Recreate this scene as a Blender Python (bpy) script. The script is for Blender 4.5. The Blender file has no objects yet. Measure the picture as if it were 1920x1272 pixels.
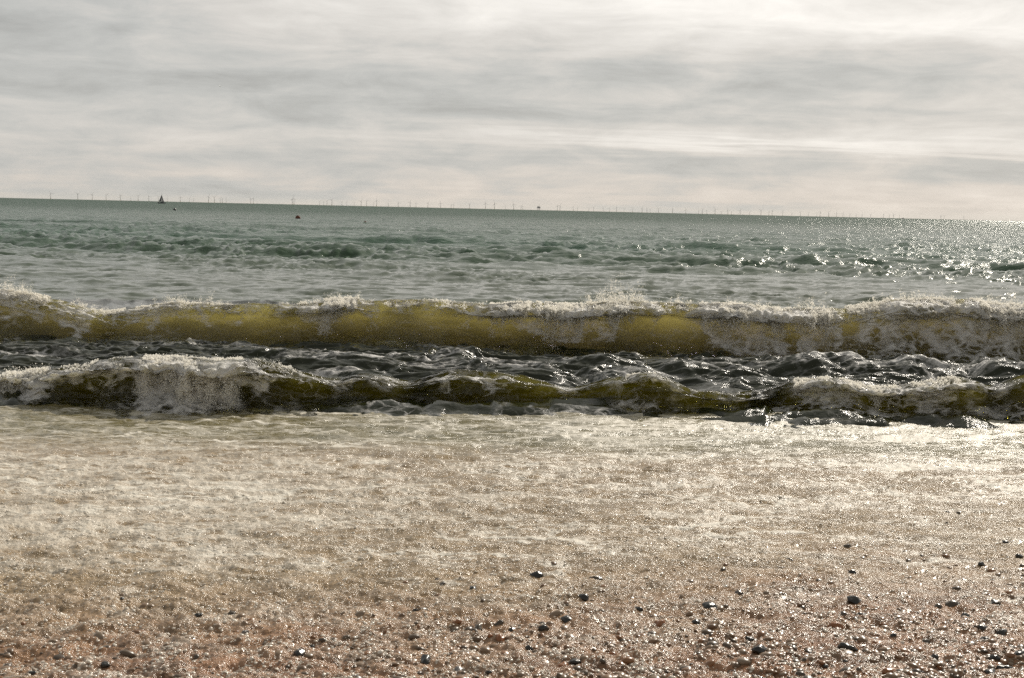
import bpy, math, random
import numpy as np
from mathutils import Vector, Matrix

random.seed(7)
R = np.random.default_rng(11)
C = bpy.context.scene.collection
rad = math.radians

# ------------------------------------------------------------------ camera, sky, sun, exposure
CAMZ = 2.2
FPX = 1920 * 50 / 36.0            # 50 mm lens, in pixels of the 1920 px photograph
PITCH = math.atan(243 / FPX)
ROLL = math.atan(44 / 1920)
SUN_AZ, SUN_EL = rad(26), rad(35)

cam_d = bpy.data.cameras.new('camera')
cam_d.lens = 50; cam_d.sensor_width = 36
cam_d.clip_start = 0.1; cam_d.clip_end = 150000
cam_d.dof.use_dof = True; cam_d.dof.focus_distance = 17.0; cam_d.dof.aperture_fstop = 9.0
cam = bpy.data.objects.new('camera', cam_d); C.objects.link(cam)
cam.matrix_world = Matrix.Translation((0, 0, CAMZ)) @ Matrix.Rotation(math.pi / 2 - PITCH, 4, 'X') @ Matrix.Rotation(ROLL, 4, 'Z')
bpy.context.scene.camera = cam

sc = bpy.context.scene
sc.render.engine = 'CYCLES'
sc.view_settings.view_transform = 'Standard'
sc.view_settings.look = 'None'
sc.view_settings.exposure = 0.0
sc.view_settings.gamma = 1.0
sc.view_settings.use_curve_mapping = False
cy = sc.cycles
cy.use_denoising = False; cy.use_adaptive_sampling = False
try: cy.denoiser = 'OPENIMAGEDENOISE'
except Exception: pass
cy.max_bounces = 8; cy.diffuse_bounces = 3; cy.glossy_bounces = 3; cy.transmission_bounces = 6
cy.volume_bounces = 1; cy.transparent_max_bounces = 20
cy.sample_clamp_indirect = 4.0; cy.sample_clamp_direct = 14.0
cy.caustics_reflective = False; cy.caustics_refractive = False

class NT:
    def __init__(s, tree): s.t = tree; s.t.nodes.clear()
    def n(s, typ, **kw):
        nd = s.t.nodes.new(typ)
        ins = kw.pop('ins', {})
        for k, v in kw.items(): setattr(nd, k, v)
        for k, v in ins.items(): s.set(nd.inputs[k], v)
        return nd
    def set(s, sock, v):
        if isinstance(v, bpy.types.NodeSocket): s.t.links.new(v, sock)
        elif isinstance(v, bpy.types.Node): s.t.links.new(v.outputs[0], sock)
        else: sock.default_value = v
    def m(s, op, a, b=None, c=None, clamp=False):
        nd = s.t.nodes.new('ShaderNodeMath'); nd.operation = op; nd.use_clamp = clamp
        s.set(nd.inputs[0], a)
        if b is not None: s.set(nd.inputs[1], b)
        if c is not None: s.set(nd.inputs[2], c)
        return nd.outputs[0]
    def v(s, op, a, b=None):
        nd = s.t.nodes.new('ShaderNodeVectorMath'); nd.operation = op
        s.set(nd.inputs[0], a)
        if b is not None: s.set(nd.inputs[1], b)
        return nd.outputs['Value'] if op in ('DOT_PRODUCT', 'LENGTH') else nd.outputs[0]
    def xyz(s, a=0.0, b=0.0, c=0.0):
        nd = s.t.nodes.new('ShaderNodeCombineXYZ')
        s.set(nd.inputs[0], a); s.set(nd.inputs[1], b); s.set(nd.inputs[2], c)
        return nd.outputs[0]
    def sep(s, a):
        nd = s.t.nodes.new('ShaderNodeSeparateXYZ'); s.set(nd.inputs[0], a)
        return nd.outputs
    def mix(s, f, a, b):
        nd = s.t.nodes.new('ShaderNodeMix'); nd.data_type = 'RGBA'
        s.set(nd.inputs[0], f); s.set(nd.inputs[6], a); s.set(nd.inputs[7], b)
        return nd.outputs[2]
    def mr(s, x, a, b, c=0.0, d=1.0, smooth=True):
        nd = s.t.nodes.new('ShaderNodeMapRange')
        nd.interpolation_type = 'SMOOTHSTEP' if smooth else 'LINEAR'
        s.set(nd.inputs[0], x); s.set(nd.inputs[1], a); s.set(nd.inputs[2], b); s.set(nd.inputs[3], c); s.set(nd.inputs[4], d)
        return nd.outputs[0]
    def noise(s, vec, scale, detail=4.0, rough=0.55, dist=0.0, color=False):
        nd = s.t.nodes.new('ShaderNodeTexNoise')
        s.set(nd.inputs['Vector'], vec); s.set(nd.inputs['Scale'], scale); s.set(nd.inputs['Detail'], detail)
        s.set(nd.inputs['Roughness'], rough); s.set(nd.inputs['Distortion'], dist)
        return nd.outputs['Color'] if color else nd.outputs[0]
    def voro(s, vec, scale, feature='DISTANCE_TO_EDGE'):
        nd = s.t.nodes.new('ShaderNodeTexVoronoi'); nd.feature = feature
        s.set(nd.inputs['Vector'], vec); s.set(nd.inputs['Scale'], scale)
        return nd.outputs['Distance']
    def attr(s, name):
        nd = s.t.nodes.new('ShaderNodeAttribute'); nd.attribute_name = name
        return nd

sunv = Vector((math.sin(SUN_AZ) * math.cos(SUN_EL), math.cos(SUN_AZ) * math.cos(SUN_EL), math.sin(SUN_EL)))

w = bpy.data.worlds.new('World'); sc.world = w; w.use_nodes = True
N = NT(w.node_tree)
tc = N.n('ShaderNodeTexCoord').outputs['Generated']
d = N.v('NORMALIZE', tc)
dx, dy, dz = N.sep(d)
el = N.m('MAXIMUM', dz, 0.0)
inv = N.m('DIVIDE', 1.0, N.m('ADD', el, 0.045))
P = N.xyz(N.m('MULTIPLY', dx, inv), N.m('MULTIPLY', dy, inv), 0.0)
P = N.v('ADD', P, (3.1, 1.7, 0.0))
n1 = N.noise(P, 0.28, 5.0, 0.5, 0.25)
n2 = N.noise(N.v('MULTIPLY', P, (0.6, 1.5, 1.0)), 0.9, 5.0, 0.6, 0.5)
az = N.m('ARCTAN2', dx, dy)
n3 = N.noise(N.xyz(N.m('MULTIPLY', az, 14.0), N.m('MULTIPLY', el, 56.0), 2.0), 1.0, 8.0, 0.62, 0.35)
def band(e0, se, a0, sa, tilt=0.0):
    """soft long cloud streak around elevation e0, azimuth a0 (radians)"""
    u = N.m('DIVIDE', N.m('SUBTRACT', az, a0), sa)
    ee = N.m('ADD', el, N.m('MULTIPLY', N.m('SUBTRACT', n2, 0.5), 0.028))
    v = N.m('DIVIDE', N.m('SUBTRACT', N.m('SUBTRACT', ee, e0), N.m('MULTIPLY', N.m('SUBTRACT', az, a0), tilt)), se)
    r = N.m('ADD', N.m('MULTIPLY', u, u), N.m('MULTIPLY', v, v))
    return N.m('POWER', 2.718, N.m('MULTIPLY', r, -1.0))
L = N.m('ADD', 0.65, N.m('MULTIPLY', N.m('SUBTRACT', n1, 0.5), 0.30))
L = N.m('ADD', L, N.m('MULTIPLY', N.m('SUBTRACT', n3, 0.5), 0.50))
L = N.m('ADD', L, N.m('MULTIPLY', N.m('SUBTRACT', n2, 0.5), 0.10))
for amp, e0, se, a0, sa, tl in (
        (0.20, 0.150, 0.028, 0.09, 0.17, 0.0),      # bright break in the cloud, top centre
        (0.16, 0.128, 0.016, 0.30, 0.22, -0.02),
        (0.10, 0.130, 0.025, -0.12, 0.16, 0.05),
        (-0.17, 0.095, 0.020, 0.22, 0.26, 0.02),    # grey bank on the right
        (-0.10, 0.065, 0.009, 0.16, 0.30, 0.0),
        (-0.12, 0.115, 0.020, -0.36, 0.16, 0.0),
        (-0.10, 0.075, 0.018, -0.25, 0.20, 0.0),
        (0.17, 0.0485, 0.0042, 0.17, 0.24, -0.008), # thin bright line
        (-0.10, 0.035, 0.009, 0.20, 0.30, 0.0),
        (0.05, 0.045, 0.006, -0.22, 0.2, 0.0)):
    L = N.m('ADD', L, N.m('MULTIPLY', band(e0, se, a0, sa, tl), amp))
cosun = N.v('DOT_PRODUCT', d, tuple(sunv))
glow = N.m('POWER', N.m('MAXIMUM', cosun, 0.0), 5.0)
L = N.m('MULTIPLY', L, N.m('ADD', 0.84, N.m('MULTIPLY', glow, 0.42)))
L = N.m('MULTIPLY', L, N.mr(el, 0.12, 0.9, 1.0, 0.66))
L = N.m('MULTIPLY', N.m('MAXIMUM', L, 0.25), 1.05)
tint = N.mix(N.mr(el, 0.0, 0.055), (1.07, 0.975, 0.875, 1), (1.025, 0.985, 0.925, 1))
tint = N.mix(N.mr(L, 0.52, 0.68, 1.0, 0.0), tint, (0.99, 0.992, 0.955, 1))
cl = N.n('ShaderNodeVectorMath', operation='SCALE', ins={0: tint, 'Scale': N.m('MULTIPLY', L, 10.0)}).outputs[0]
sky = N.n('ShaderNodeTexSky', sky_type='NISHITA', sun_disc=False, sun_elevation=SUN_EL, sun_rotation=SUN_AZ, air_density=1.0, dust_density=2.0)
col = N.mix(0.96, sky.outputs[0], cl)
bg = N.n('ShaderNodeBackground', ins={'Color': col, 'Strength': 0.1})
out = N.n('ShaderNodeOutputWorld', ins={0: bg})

sd = bpy.data.lights.new('sun', 'SUN'); sd.energy = 4.6; sd.angle = rad(0.6); sd.color = (1.0, 0.925, 0.81)
so = bpy.data.objects.new('sun', sd); C.objects.link(so)
so.rotation_euler = (-sunv).to_track_quat('-Z', 'Y').to_euler(); so.location = (30, 60, 50)

# ------------------------------------------------------------------ helpers
cR, sR = math.cos(ROLL), math.sin(ROLL)
def ray(px, py):
    a, b = (px - 960) / FPX, -(py - 636) / FPX
    a, b = a * cR - b * sR, a * sR + b * cR
    cp, sp = math.cos(PITCH), math.sin(PITCH)
    return Vector((a, cp + b * sp, b * cp - sp))
def at(px, py, z=0.0):
    r = ray(px, py); t = (z - CAMZ) / r.z
    return Vector((r.x * t, r.y * t, z))
def atY(px, py, Y):
    r = ray(px, py); t = Y / r.y
    return Vector((r.x * t, Y, CAMZ + r.z * t))

def _h(ix, iy, seed):
    n = (ix.astype(np.int64) * 374761393 + iy.astype(np.int64) * 668265263 + seed * 1442695041) & 0xffffffff
    n = ((n ^ (n >> 13)) * 1274126177) & 0xffffffff
    return (n ^ (n >> 16)) & 0xffff
def gn(x, y, seed=0):
    x = np.asarray(x, float); y = np.asarray(y, float)
    xi, yi = np.floor(x), np.floor(y); xf, yf = x - xi, y - yi
    u = xf * xf * xf * (xf * (xf * 6 - 15) + 10); v = yf * yf * yf * (yf * (yf * 6 - 15) + 10)
    def g(i, j):
        a = _h(xi + i, yi + j, seed) * (2 * np.pi / 65536)
        return np.cos(a) * (xf - i) + np.sin(a) * (yf - j)
    return 1.5 * ((g(0, 0) * (1 - u) + g(1, 0) * u) * (1 - v) + (g(0, 1) * (1 - u) + g(1, 1) * u) * v)
def fbm(x, y, o=4, seed=0, gain=0.5, lac=2.03):
    s, a = 0, 1
    for k in range(o):
        s = s + a * gn(x, y, seed + 17 * k); x = x * lac + 3.7; y = y * lac - 1.9; a *= gain
    return s
def ridged(x, y, o=3, seed=0, gain=0.55):
    s, a, t = 0, 1, 0
    for k in range(o):
        s = s + a * (1 - np.abs(gn(x, y, seed + 31 * k)) * 2); t += a; x = x * 2.1 + 5; y = y * 2.1; a *= gain
    return s / t
def sst(a, b, x):
    t = np.clip((x - a) / (b - a), 0, 1); return t * t * (3 - 2 * t)

def tag(o, label=None, cat=None, group=None, kind=None):
    if label: o['label'] = label
    if cat: o['category'] = cat
    if group: o['group'] = group
    if kind: o['kind'] = kind
    return o
def link(name, me, parent=None, mat=None):
    o = bpy.data.objects.new(name, me); C.objects.link(o)
    if parent is not None: o.parent = parent
    if mat is not None and me is not None: me.materials.append(mat)
    return o
def empty(name, loc=(0, 0, 0)):
    o = bpy.data.objects.new(name, None); C.objects.link(o); o.location = loc; o.empty_display_size = 0.2
    return o
def grid(name, X, Y, Z, wrap=False, attrs={}, midx=None, flip=False):
    """X, Y, Z: (rows, cols) arrays -> smooth quad mesh"""
    nr, nc = X.shape
    me = bpy.data.meshes.new(name)
    co = np.stack([X, Y, Z], -1).reshape(-1, 3).astype(np.float32)
    i = np.arange(nr * nc).reshape(nr, nc)
    if wrap: i = np.vstack([i, i[:1]])
    q = np.stack([i[:-1, :-1], i[:-1, 1:], i[1:, 1:], i[1:, :-1]], -1).reshape(-1, 4)
    if flip: q = q[:, ::-1]
    me.vertices.add(len(co)); me.vertices.foreach_set('co', co.ravel())
    me.loops.add(q.size); me.loops.foreach_set('vertex_index', q.ravel().astype(np.int32))
    me.polygons.add(len(q)); me.polygons.foreach_set('loop_start', (np.arange(len(q)) * 4).astype(np.int32))
    me.polygons.foreach_set('use_smooth', np.ones(len(q), bool))
    if midx is not None: me.polygons.foreach_set('material_index', midx.ravel().astype(np.int32))
    for k, v in attrs.items():
        a = me.attributes.new(k, 'FLOAT', 'POINT'); a.data.foreach_set('value', v.ravel().astype(np.float32))
    me.update(calc_edges=True); me.validate()
    return me
def pydata(name, vs, fs, smooth=True):
    me = bpy.data.meshes.new(name); me.from_pydata([tuple(v) for v in vs], [], fs); me.update()
    if smooth: me.polygons.foreach_set('use_smooth', [True] * len(me.polygons))
    return me

def scatter(name, pts, scl, rot, mat, parent=None, sub=1, lump=0.0, lscale=1.0):
    """point mesh whose points carry small solid blobs through geometry nodes (spray, shingle)"""
    me = bpy.data.meshes.new(name)
    me.vertices.add(len(pts)); me.vertices.foreach_set('co', pts.astype(np.float32).ravel())
    a = me.attributes.new('scl', 'FLOAT_VECTOR', 'POINT'); a.data.foreach_set('vector', scl.astype(np.float32).ravel())
    a = me.attributes.new('rot', 'FLOAT_VECTOR', 'POINT'); a.data.foreach_set('vector', rot.astype(np.float32).ravel())
    me.update()
    o = link(name, me, parent, mat); o['kind'] = 'stuff'
    g = bpy.data.node_groups.new(name + '_nodes', 'GeometryNodeTree')
    g.interface.new_socket('Geometry', in_out='INPUT', socket_type='NodeSocketGeometry')
    g.interface.new_socket('Geometry', in_out='OUTPUT', socket_type='NodeSocketGeometry')
    nn, lk = g.nodes.new, g.links.new
    gi, go = nn('NodeGroupInput'), nn('NodeGroupOutput')
    ic = nn('GeometryNodeMeshIcoSphere'); ic.inputs['Radius'].default_value = 1.0; ic.inputs['Subdivisions'].default_value = sub
    geo = ic.outputs[0]
    if lump:
        sp = nn('GeometryNodeSetPosition'); no = nn('ShaderNodeTexNoise'); no.inputs['Scale'].default_value = lscale
        no.inputs['Detail'].default_value = 1.0
        sb = nn('ShaderNodeVectorMath'); sb.operation = 'SUBTRACT'; sb.inputs[1].default_value = (0.5, 0.5, 0.5)
        sx = nn('ShaderNodeVectorMath'); sx.operation = 'SCALE'; sx.inputs['Scale'].default_value = lump
        lk(no.outputs['Color'], sb.inputs[0]); lk(sb.outputs[0], sx.inputs[0]); lk(sx.outputs[0], sp.inputs['Offset'])
        lk(geo, sp.inputs[0]); geo = sp.outputs[0]
    sm = nn('GeometryNodeSetShadeSmooth'); lk(geo, sm.inputs[0])
    mt = nn('GeometryNodeSetMaterial'); mt.inputs['Material'].default_value = mat; lk(sm.outputs[0], mt.inputs[0])
    ip = nn('GeometryNodeInstanceOnPoints')
    lk(gi.outputs[0], ip.inputs['Points']); lk(mt.outputs[0], ip.inputs['Instance'])
    for nm, sock in (('scl', 'Scale'), ('rot', 'Rotation')):
        na = nn('GeometryNodeInputNamedAttribute'); na.data_type = 'FLOAT_VECTOR'; na.inputs['Name'].default_value = nm
        lk(na.outputs[0], ip.inputs[sock])
    lk(ip.outputs[0], go.inputs[0])
    md = o.modifiers.new('scatter', 'NODES'); md.node_group = g
    return o

def material(name):
    m = bpy.data.materials.new(name); m.use_nodes = True
    return m, NT(m.node_tree)
def pbsdf(N, col, rough, **kw):
    b = N.n('ShaderNodeBsdfPrincipled'); N.set(b.inputs['Base Color'], col); N.set(b.inputs['Roughness'], rough)
    for k, v in kw.items(): N.set(b.inputs[k.replace('_', ' ')], v)
    return b
def plain(name, col, rough=0.6, var=0.15, scale=3.0, **kw):
    m, N = material(name)
    co = N.n('ShaderNodeTexCoord').outputs['Object']
    n = N.noise(co, scale, 4.0)
    c = N.mix(n, tuple(x * (1 - var) for x in col) + (1,), tuple(min(1, x * (1 + var)) for x in col) + (1,))
    b = pbsdf(N, c, rough, **kw)
    N.n('ShaderNodeOutputMaterial', ins={0: b})
    return m

# ------------------------------------------------------------------ materials of the water
def lace(N, co, scale, wid, warp=0.35, stretch=(1, 1, 1), seed=0.0):
    p = N.v('MULTIPLY', co, stretch)
    p = N.v('ADD', p, (seed, seed * 1.7, 0))
    wv = N.v('SUBTRACT', N.noise(p, scale * 0.8, 4.0, 0.6, color=True), (0.5, 0.5, 0.5))
    p2 = N.v('ADD', p, N.n('ShaderNodeVectorMath', operation='SCALE', ins={0: wv, 'Scale': warp / scale * 3}).outputs[0])
    dd = N.voro(p2, scale)
    return N.mr(dd, 0.0, wid, 1.0, 0.0)

def foam_mask(N, co, f):
    """f 0..1 amount of foam -> broken, laced coverage"""
    l1 = lace(N, co, 3.2, N.m('MULTIPLY_ADD', f, 0.42, 0.03), 0.4, (0.55, 1, 1))
    l2 = lace(N, co, 9.0, N.m('MULTIPLY_ADD', f, 0.5, 0.01), 0.4, (0.6, 1, 1), 3.3)
    nz = N.noise(co, 7.0, 6.0, 0.65)
    a = N.m('MAXIMUM', l1, N.m('MULTIPLY', l2, 0.75))
    a = N.m('MULTIPLY', a, N.mr(N.m('ADD', nz, N.m('MULTIPLY', f, 0.75)), 0.42, 0.85))
    sol = N.mr(N.m('ADD', N.m('MULTIPLY', f, 1.0), N.m('MULTIPLY', nz, 0.7)), 0.95, 1.35)
    return N.m('MAXIMUM', N.m('MULTIPLY', a, N.mr(f, 0.0, 0.25)), sol)

def wave_water(name, body, absorb, dens, clear, bump=0.7):
    """silty water: rough refraction with coloured absorption inside the closed wave, plus some silt scatter"""
    m, N = material(name)
    co = N.n('ShaderNodeTexCoord').outputs['Object']
    f = N.attr('foam').outputs['Fac']
    fm = foam_mask(N, co, f)
    b1 = N.noise(N.v('MULTIPLY', co, (1.0, 1.0, 0.45)), 9.0, 5.0, 0.6)
    b2 = N.noise(co, 60.0, 3.0, 0.6)
    h = N.m('ADD', N.m('MULTIPLY', b1, 0.045), N.m('MULTIPLY', b2, 0.004))
    bw = N.n('ShaderNodeBump', ins={'Strength': bump, 'Distance': 1.0, 'Height': h})
    n3 = N.noise(co, 28.0, 6.0, 0.7)
    hf = N.m('ADD', N.m('MULTIPLY', n3, 0.022), N.m('MULTIPLY', fm, 0.02))
    bf = N.n('ShaderNodeBump', ins={'Strength': 0.9, 'Distance': 1.0, 'Height': hf})
    cv = N.noise(N.v('MULTIPLY', co, (0.5, 1, 1.6)), 3.0, 5.0, 0.6)
    silt = pbsdf(N, N.mix(cv, body, tuple(c * 0.55 for c in body[:3]) + (1,)), 0.07, IOR=1.33, Normal=bw)
    if clear:
        fr = N.n('ShaderNodeFresnel', ins={'IOR': 1.33, 'Normal': bw})
        glass = N.n('ShaderNodeMixShader', ins={0: fr, 1: N.n('ShaderNodeBsdfTransparent'), 2: N.n('ShaderNodeBsdfGlossy', ins={'Roughness': 0.07, 'Normal': bw})})
        water = N.n('ShaderNodeMixShader', ins={0: N.mr(cv, 0.34, 0.66, clear - .16, clear + .16), 1: silt, 2: glass})
    else:
        water = silt
    foam = N.n('ShaderNodeMixShader', ins={0: 0.42,
        1: pbsdf(N, (0.92, 0.90, 0.87, 1), 0.6, Normal=bf),
        2: N.n('ShaderNodeBsdfTranslucent', ins={'Color': (0.9, 0.86, 0.76, 1)})})
    mx = N.n('ShaderNodeMixShader', ins={0: N.m('MULTIPLY', fm, 0.94), 1: water, 2: foam})
    o = N.n('ShaderNodeOutputMaterial', ins={0: mx})
    if clear:
        va = N.n('ShaderNodeVolumeAbsorption', ins={'Color': absorb[:3] + (1,), 'Density': dens})
        vs = N.n('ShaderNodeVolumeScatter', ins={'Color': (0.97, 0.91, 0.30, 1), 'Density': absorb[3], 'Anisotropy': 0.55})
        m.node_tree.links.new(N.n('ShaderNodeAddShader', ins={0: va, 1: vs}).outputs[0], o.inputs['Volume'])
    return m

M_wave = wave_water('backlit_olive_water', (0.040, 0.034, 0.006, 1), (0.755, 0.64, 0.0, 4.6), 3.4, 0.90)
M_wave2 = wave_water('silty_olive_water', (0.022, 0.022, 0.008, 1), (0.50, 0.47, 0.0, 1.9), 10.0, 0.80)
M_surf = wave_water('surf_water', (0.018, 0.021, 0.006, 1), None, 0, 0, 0.35)

def sea_material():
    m, N = material('open_sea_water')
    co = N.n('ShaderNodeNewGeometry').outputs['Position']
    x, y, z = N.sep(co)
    far = N.mr(y, 32.0, 90.0)
    col = N.mix(far, (0.050, 0.062, 0.032, 1), (0.015, 0.064, 0.029, 1))
    col = N.mix(N.noise(N.v('MULTIPLY', co, (0.5, 1, 1)), 0.05, 4.0), col, N.mix(0.4, col, (0.06, 0.085, 0.05, 1)))
    c2 = N.v('MULTIPLY', co, (0.55, 1.0, 1.0))
    b = N.m('MULTIPLY', N.noise(c2, 0.55, 4.0, 0.6, 0.3), N.mr(y, 50.0, 200.0, 0.06, 0.40))
    b = N.m('ADD', b, N.m('MULTIPLY', N.noise(c2, 2.6, 4.0, 0.6, 0.4), N.mr(y, 40.0, 160.0, 0.04, 0.11)))
    b = N.m('ADD', b, N.m('MULTIPLY', N.noise(c2, 14.0, 3.0, 0.55), 0.010))
    amp = N.mr(y, 30.0, 75.0, 0.45, 1.0)
    bp = N.n('ShaderNodeBump', ins={'Strength': amp, 'Distance': 1.0, 'Height': b})
    # far off only the wave faces turned to the shore are seen: lean the mean normal that way
    tilt = N.m('MULTIPLY', N.m('ADD', N.mr(y, 45.0, 75.0, 0.0, 0.14), N.mr(y, 75.0, 500.0, 0.0, 0.17)), -1.0)
    nv = N.v('NORMALIZE', N.v('ADD', bp, N.xyz(0.0, tilt, 0.0)))
    s = pbsdf(N, col, 0.06, IOR=1.33, Normal=nv)
    N.n('ShaderNodeOutputMaterial', ins={0: s})
    return m
M_sea = sea_material()

def swash_material():
    m, N = material('foamy_swash_water')
    co = N.n('ShaderNodeNewGeometry').outputs['Position']
    x, y, z = N.sep(co)
    f = N.attr('foam').outputs['Fac']
    lm = N.attr('lump').outputs['Fac']
    fm = foam_mask(N, co, f)
    near = N.mr(N.m('ADD', N.m('SUBTRACT', y, N.m('MULTIPLY', x, 0.30)), N.m('MULTIPLY', N.m('SUBTRACT', N.noise(co, 0.9, 4.0), 0.5), 2.5)), 8.0, 5.0)                  # thin water over brown shingle
    brown = N.mix(N.mr(y, 13.4, 11.3), (0.18, 0.15, 0.065, 1), N.mix(near, (0.325, 0.235, 0.135, 1), (0.31, 0.160, 0.085, 1)))
    dark = N.mix(N.mr(y, 13.2, 11.5), (0.09, 0.08, 0.03, 1), N.mix(near, (0.18, 0.13, 0.07, 1), (0.10, 0.050, 0.025, 1)))
    n1 = N.noise(N.v('MULTIPLY', co, (0.5, 1, 1)), 5.0, 6.0, 0.65)
    n2 = N.noise(co, 38.0, 5.0, 0.7)
    base = N.mix(N.mr(N.m('ADD', N.m('MULTIPLY', n1, 0.6), N.m('MULTIPLY', n2, 0.5)), 0.40, 0.66), dark, brown)
    # fine froth: specks and threads everywhere
    fr = N.m('MAXIMUM', lace(N, co, 26.0, 0.20, 0.5, (0.6, 1, 1), 1.2), N.m('MULTIPLY', lace(N, co, 60.0, 0.25, 0.5, (0.8, 1, 1), 5.0), 0.8))
    fn = N.mr(N.noise(N.v('MULTIPLY', co, (0.42, 1, 1)), 2.0, 7.0, 0.68), 0.40, 0.62)
    fr = N.m('MULTIPLY', N.m('MULTIPLY', fr, fn), N.m('MULTIPLY', N.mr(f, 0.0, 0.5, 0.35, 0.8), N.mr(y, 13.6, 11.2, 0.12, 1.0)))
    fr = N.m('MULTIPLY', fr, N.mr(lm, -0.4, 0.6, 0.5, 1.15))
    def cover(sc, lo, hi, sd_): return N.mr(N.noise(N.v('ADD', N.v('MULTIPLY', co, (0.4, 1, 1)), (sd_, 0, 0)), sc, 5.0, 0.6), lo, hi)
    bias = N.m('MULTIPLY', N.m('SUBTRACT', f, 0.25), -0.30)
    lb = N.m('MULTIPLY', lace(N, co, 1.5, N.m('MULTIPLY_ADD', f, 0.14, 0.035), 0.55, (0.40, 1, 1), 4.0), cover(0.9, N.m('ADD', 0.46, bias), N.m('ADD', 0.60, bias), 3.0))
    lmd = N.m('MULTIPLY', lace(N, co, 4.2, N.m('MULTIPLY_ADD', f, 0.26, 0.055), 0.55, (0.42, 1, 1), 7.0), cover(1.6, N.m('ADD', 0.50, bias), N.m('ADD', 0.64, bias), 9.0))
    lsm = N.m('MULTIPLY', lace(N, co, 12.0, N.m('MULTIPLY_ADD', f, 0.4, 0.12), 0.55, (0.5, 1, 1), 2.0), cover(3.0, N.m('ADD', 0.48, bias), N.m('ADD', 0.64, bias), 5.0))
    web = N.m('MAXIMUM', N.m('MAXIMUM', lb, lmd), N.m('MULTIPLY', lsm, 0.8))
    web = N.m('MULTIPLY', web, N.mr(y, 5.6, 8.0, 0.35, 1.0))
    fr = N.m('MULTIPLY', fr, N.mr(y, 10.5, 6.5, 0.30, 1.0))
    fm = N.m('MAXIMUM', N.m('MULTIPLY', fm, 0.6), web)
    fa = N.m('MAXIMUM', fm, fr)
    col = N.mix(fm, N.mix(fr, base, (0.49, 0.395, 0.29, 1)), (0.64, 0.60, 0.52, 1))
    h = N.m('ADD', N.m('MULTIPLY', N.noise(co, 24.0, 4.0, 0.6), 0.020), N.m('MULTIPLY', N.noise(co, 85.0, 3.0, 0.65), N.mr(y, 14, 8, 0.003, 0.0055)))
    h = N.m('ADD', h, N.m('MULTIPLY', fa, 0.006))
    bp = N.n('ShaderNodeBump', ins={'Strength': N.mr(y, 14.5, 9.5, 0.8, 1.0), 'Distance': 1.0, 'Height': h})
    s = pbsdf(N, col, N.m('MULTIPLY_ADD', fa, 0.40, 0.11), IOR=1.35, Normal=bp, Specular_IOR_Level=N.m('MULTIPLY_ADD', fa, -0.38, 0.5))
    N.n('ShaderNodeOutputMaterial', ins={0: s})
    return m
M_swash = swash_material()

def spray_material():
    m, N = material('white_spray')
    a = pbsdf(N, (0.93, 0.93, 0.94, 1), 0.3, IOR=1.33)
    t = N.n('ShaderNodeBsdfTranslucent', ins={'Color': (0.95, 0.92, 0.84, 1)})
    mm = N.n('ShaderNodeMixShader', ins={0: 0.72, 1: a, 2: t})
    N.n('ShaderNodeOutputMaterial', ins={0: N.n('ShaderNodeMixShader', ins={0: 0.45, 1: mm, 2: N.n('ShaderNodeBsdfTransparent')})})
    return m
M_spray = spray_material()

def shingle_material():
    m, N = material('wet_shingle')
    r = N.n('ShaderNodeObjectInfo').outputs['Random']
    cr = N.n('ShaderNodeValToRGB', ins={0: r})
    e = cr.color_ramp.elements
    e[0].position = 0; e[0].color = (0.045, 0.038, 0.030, 1)
    e[1].position = 1; e[1].color = (0.20, 0.13, 0.08, 1)
    for p, c in ((0.2, (0.10, 0.075, 0.05, 1)), (0.4, (0.26, 0.12, 0.05, 1)), (0.55, (0.22, 0.17, 0.12, 1)), (0.75, (0.24, 0.17, 0.11, 1))):
        k = e.new(p); k.color = c
    co = N.n('ShaderNodeTexCoord').outputs['Object']
    c = N.mix(N.noise(co, 2.0, 4.0), cr.outputs[0], N.mix(0.5, cr.outputs[0], (0.12, 0.08, 0.05, 1)))
    s = pbsdf(N, c, 0.32, IOR=1.4)
    N.n('ShaderNodeOutputMaterial', ins={0: s})
    return m
M_shingle = shingle_material()
def ground_material():
    m, N = material('beach_ground')
    co = N.n('ShaderNodeNewGeometry').outputs['Position']
    n = N.noise(co, 14.0, 6.0, 0.7)
    v = N.voro(co, 22.0, 'F1')
    c = N.mix(N.mr(n, 0.35, 0.65), (0.13, 0.085, 0.05, 1), (0.32, 0.24, 0.17, 1))
    bp = N.n('ShaderNodeBump', ins={'Strength': 0.9, 'Distance': 1.0, 'Height': N.m('MULTIPLY', v, -0.03)})
    N.n('ShaderNodeOutputMaterial', ins={0: pbsdf(N, c, 0.35, Normal=bp)})
    return m
M_ground = ground_material()

# ------------------------------------------------------------------ beach ground
def z_beach(Y): return np.where(Y > 0, 0.64 - 0.050 * Y, 0.64 - 0.03 * Y) * (Y > -60) + (Y <= -60) * 2.4
def build_ground():
    ys = np.concatenate([np.linspace(-3000, -70, 6), np.linspace(-60, -2, 30), np.linspace(-1, 30, 120), [60, 200]])
    xs = np.concatenate([[-4000, -600, -120], np.linspace(-40, 40, 160), [120, 600, 4000]])
    X, Y = np.meshgrid(xs, ys)
    Z = np.maximum(z_beach(Y), -4) + 0.015 * fbm(X * 0.6, Y * 0.6, 3, 5)
    o = link('beach', grid('beach', X, Y, Z), None, M_ground); tag(o, kind='structure')
    return o
beach = build_ground()

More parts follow.
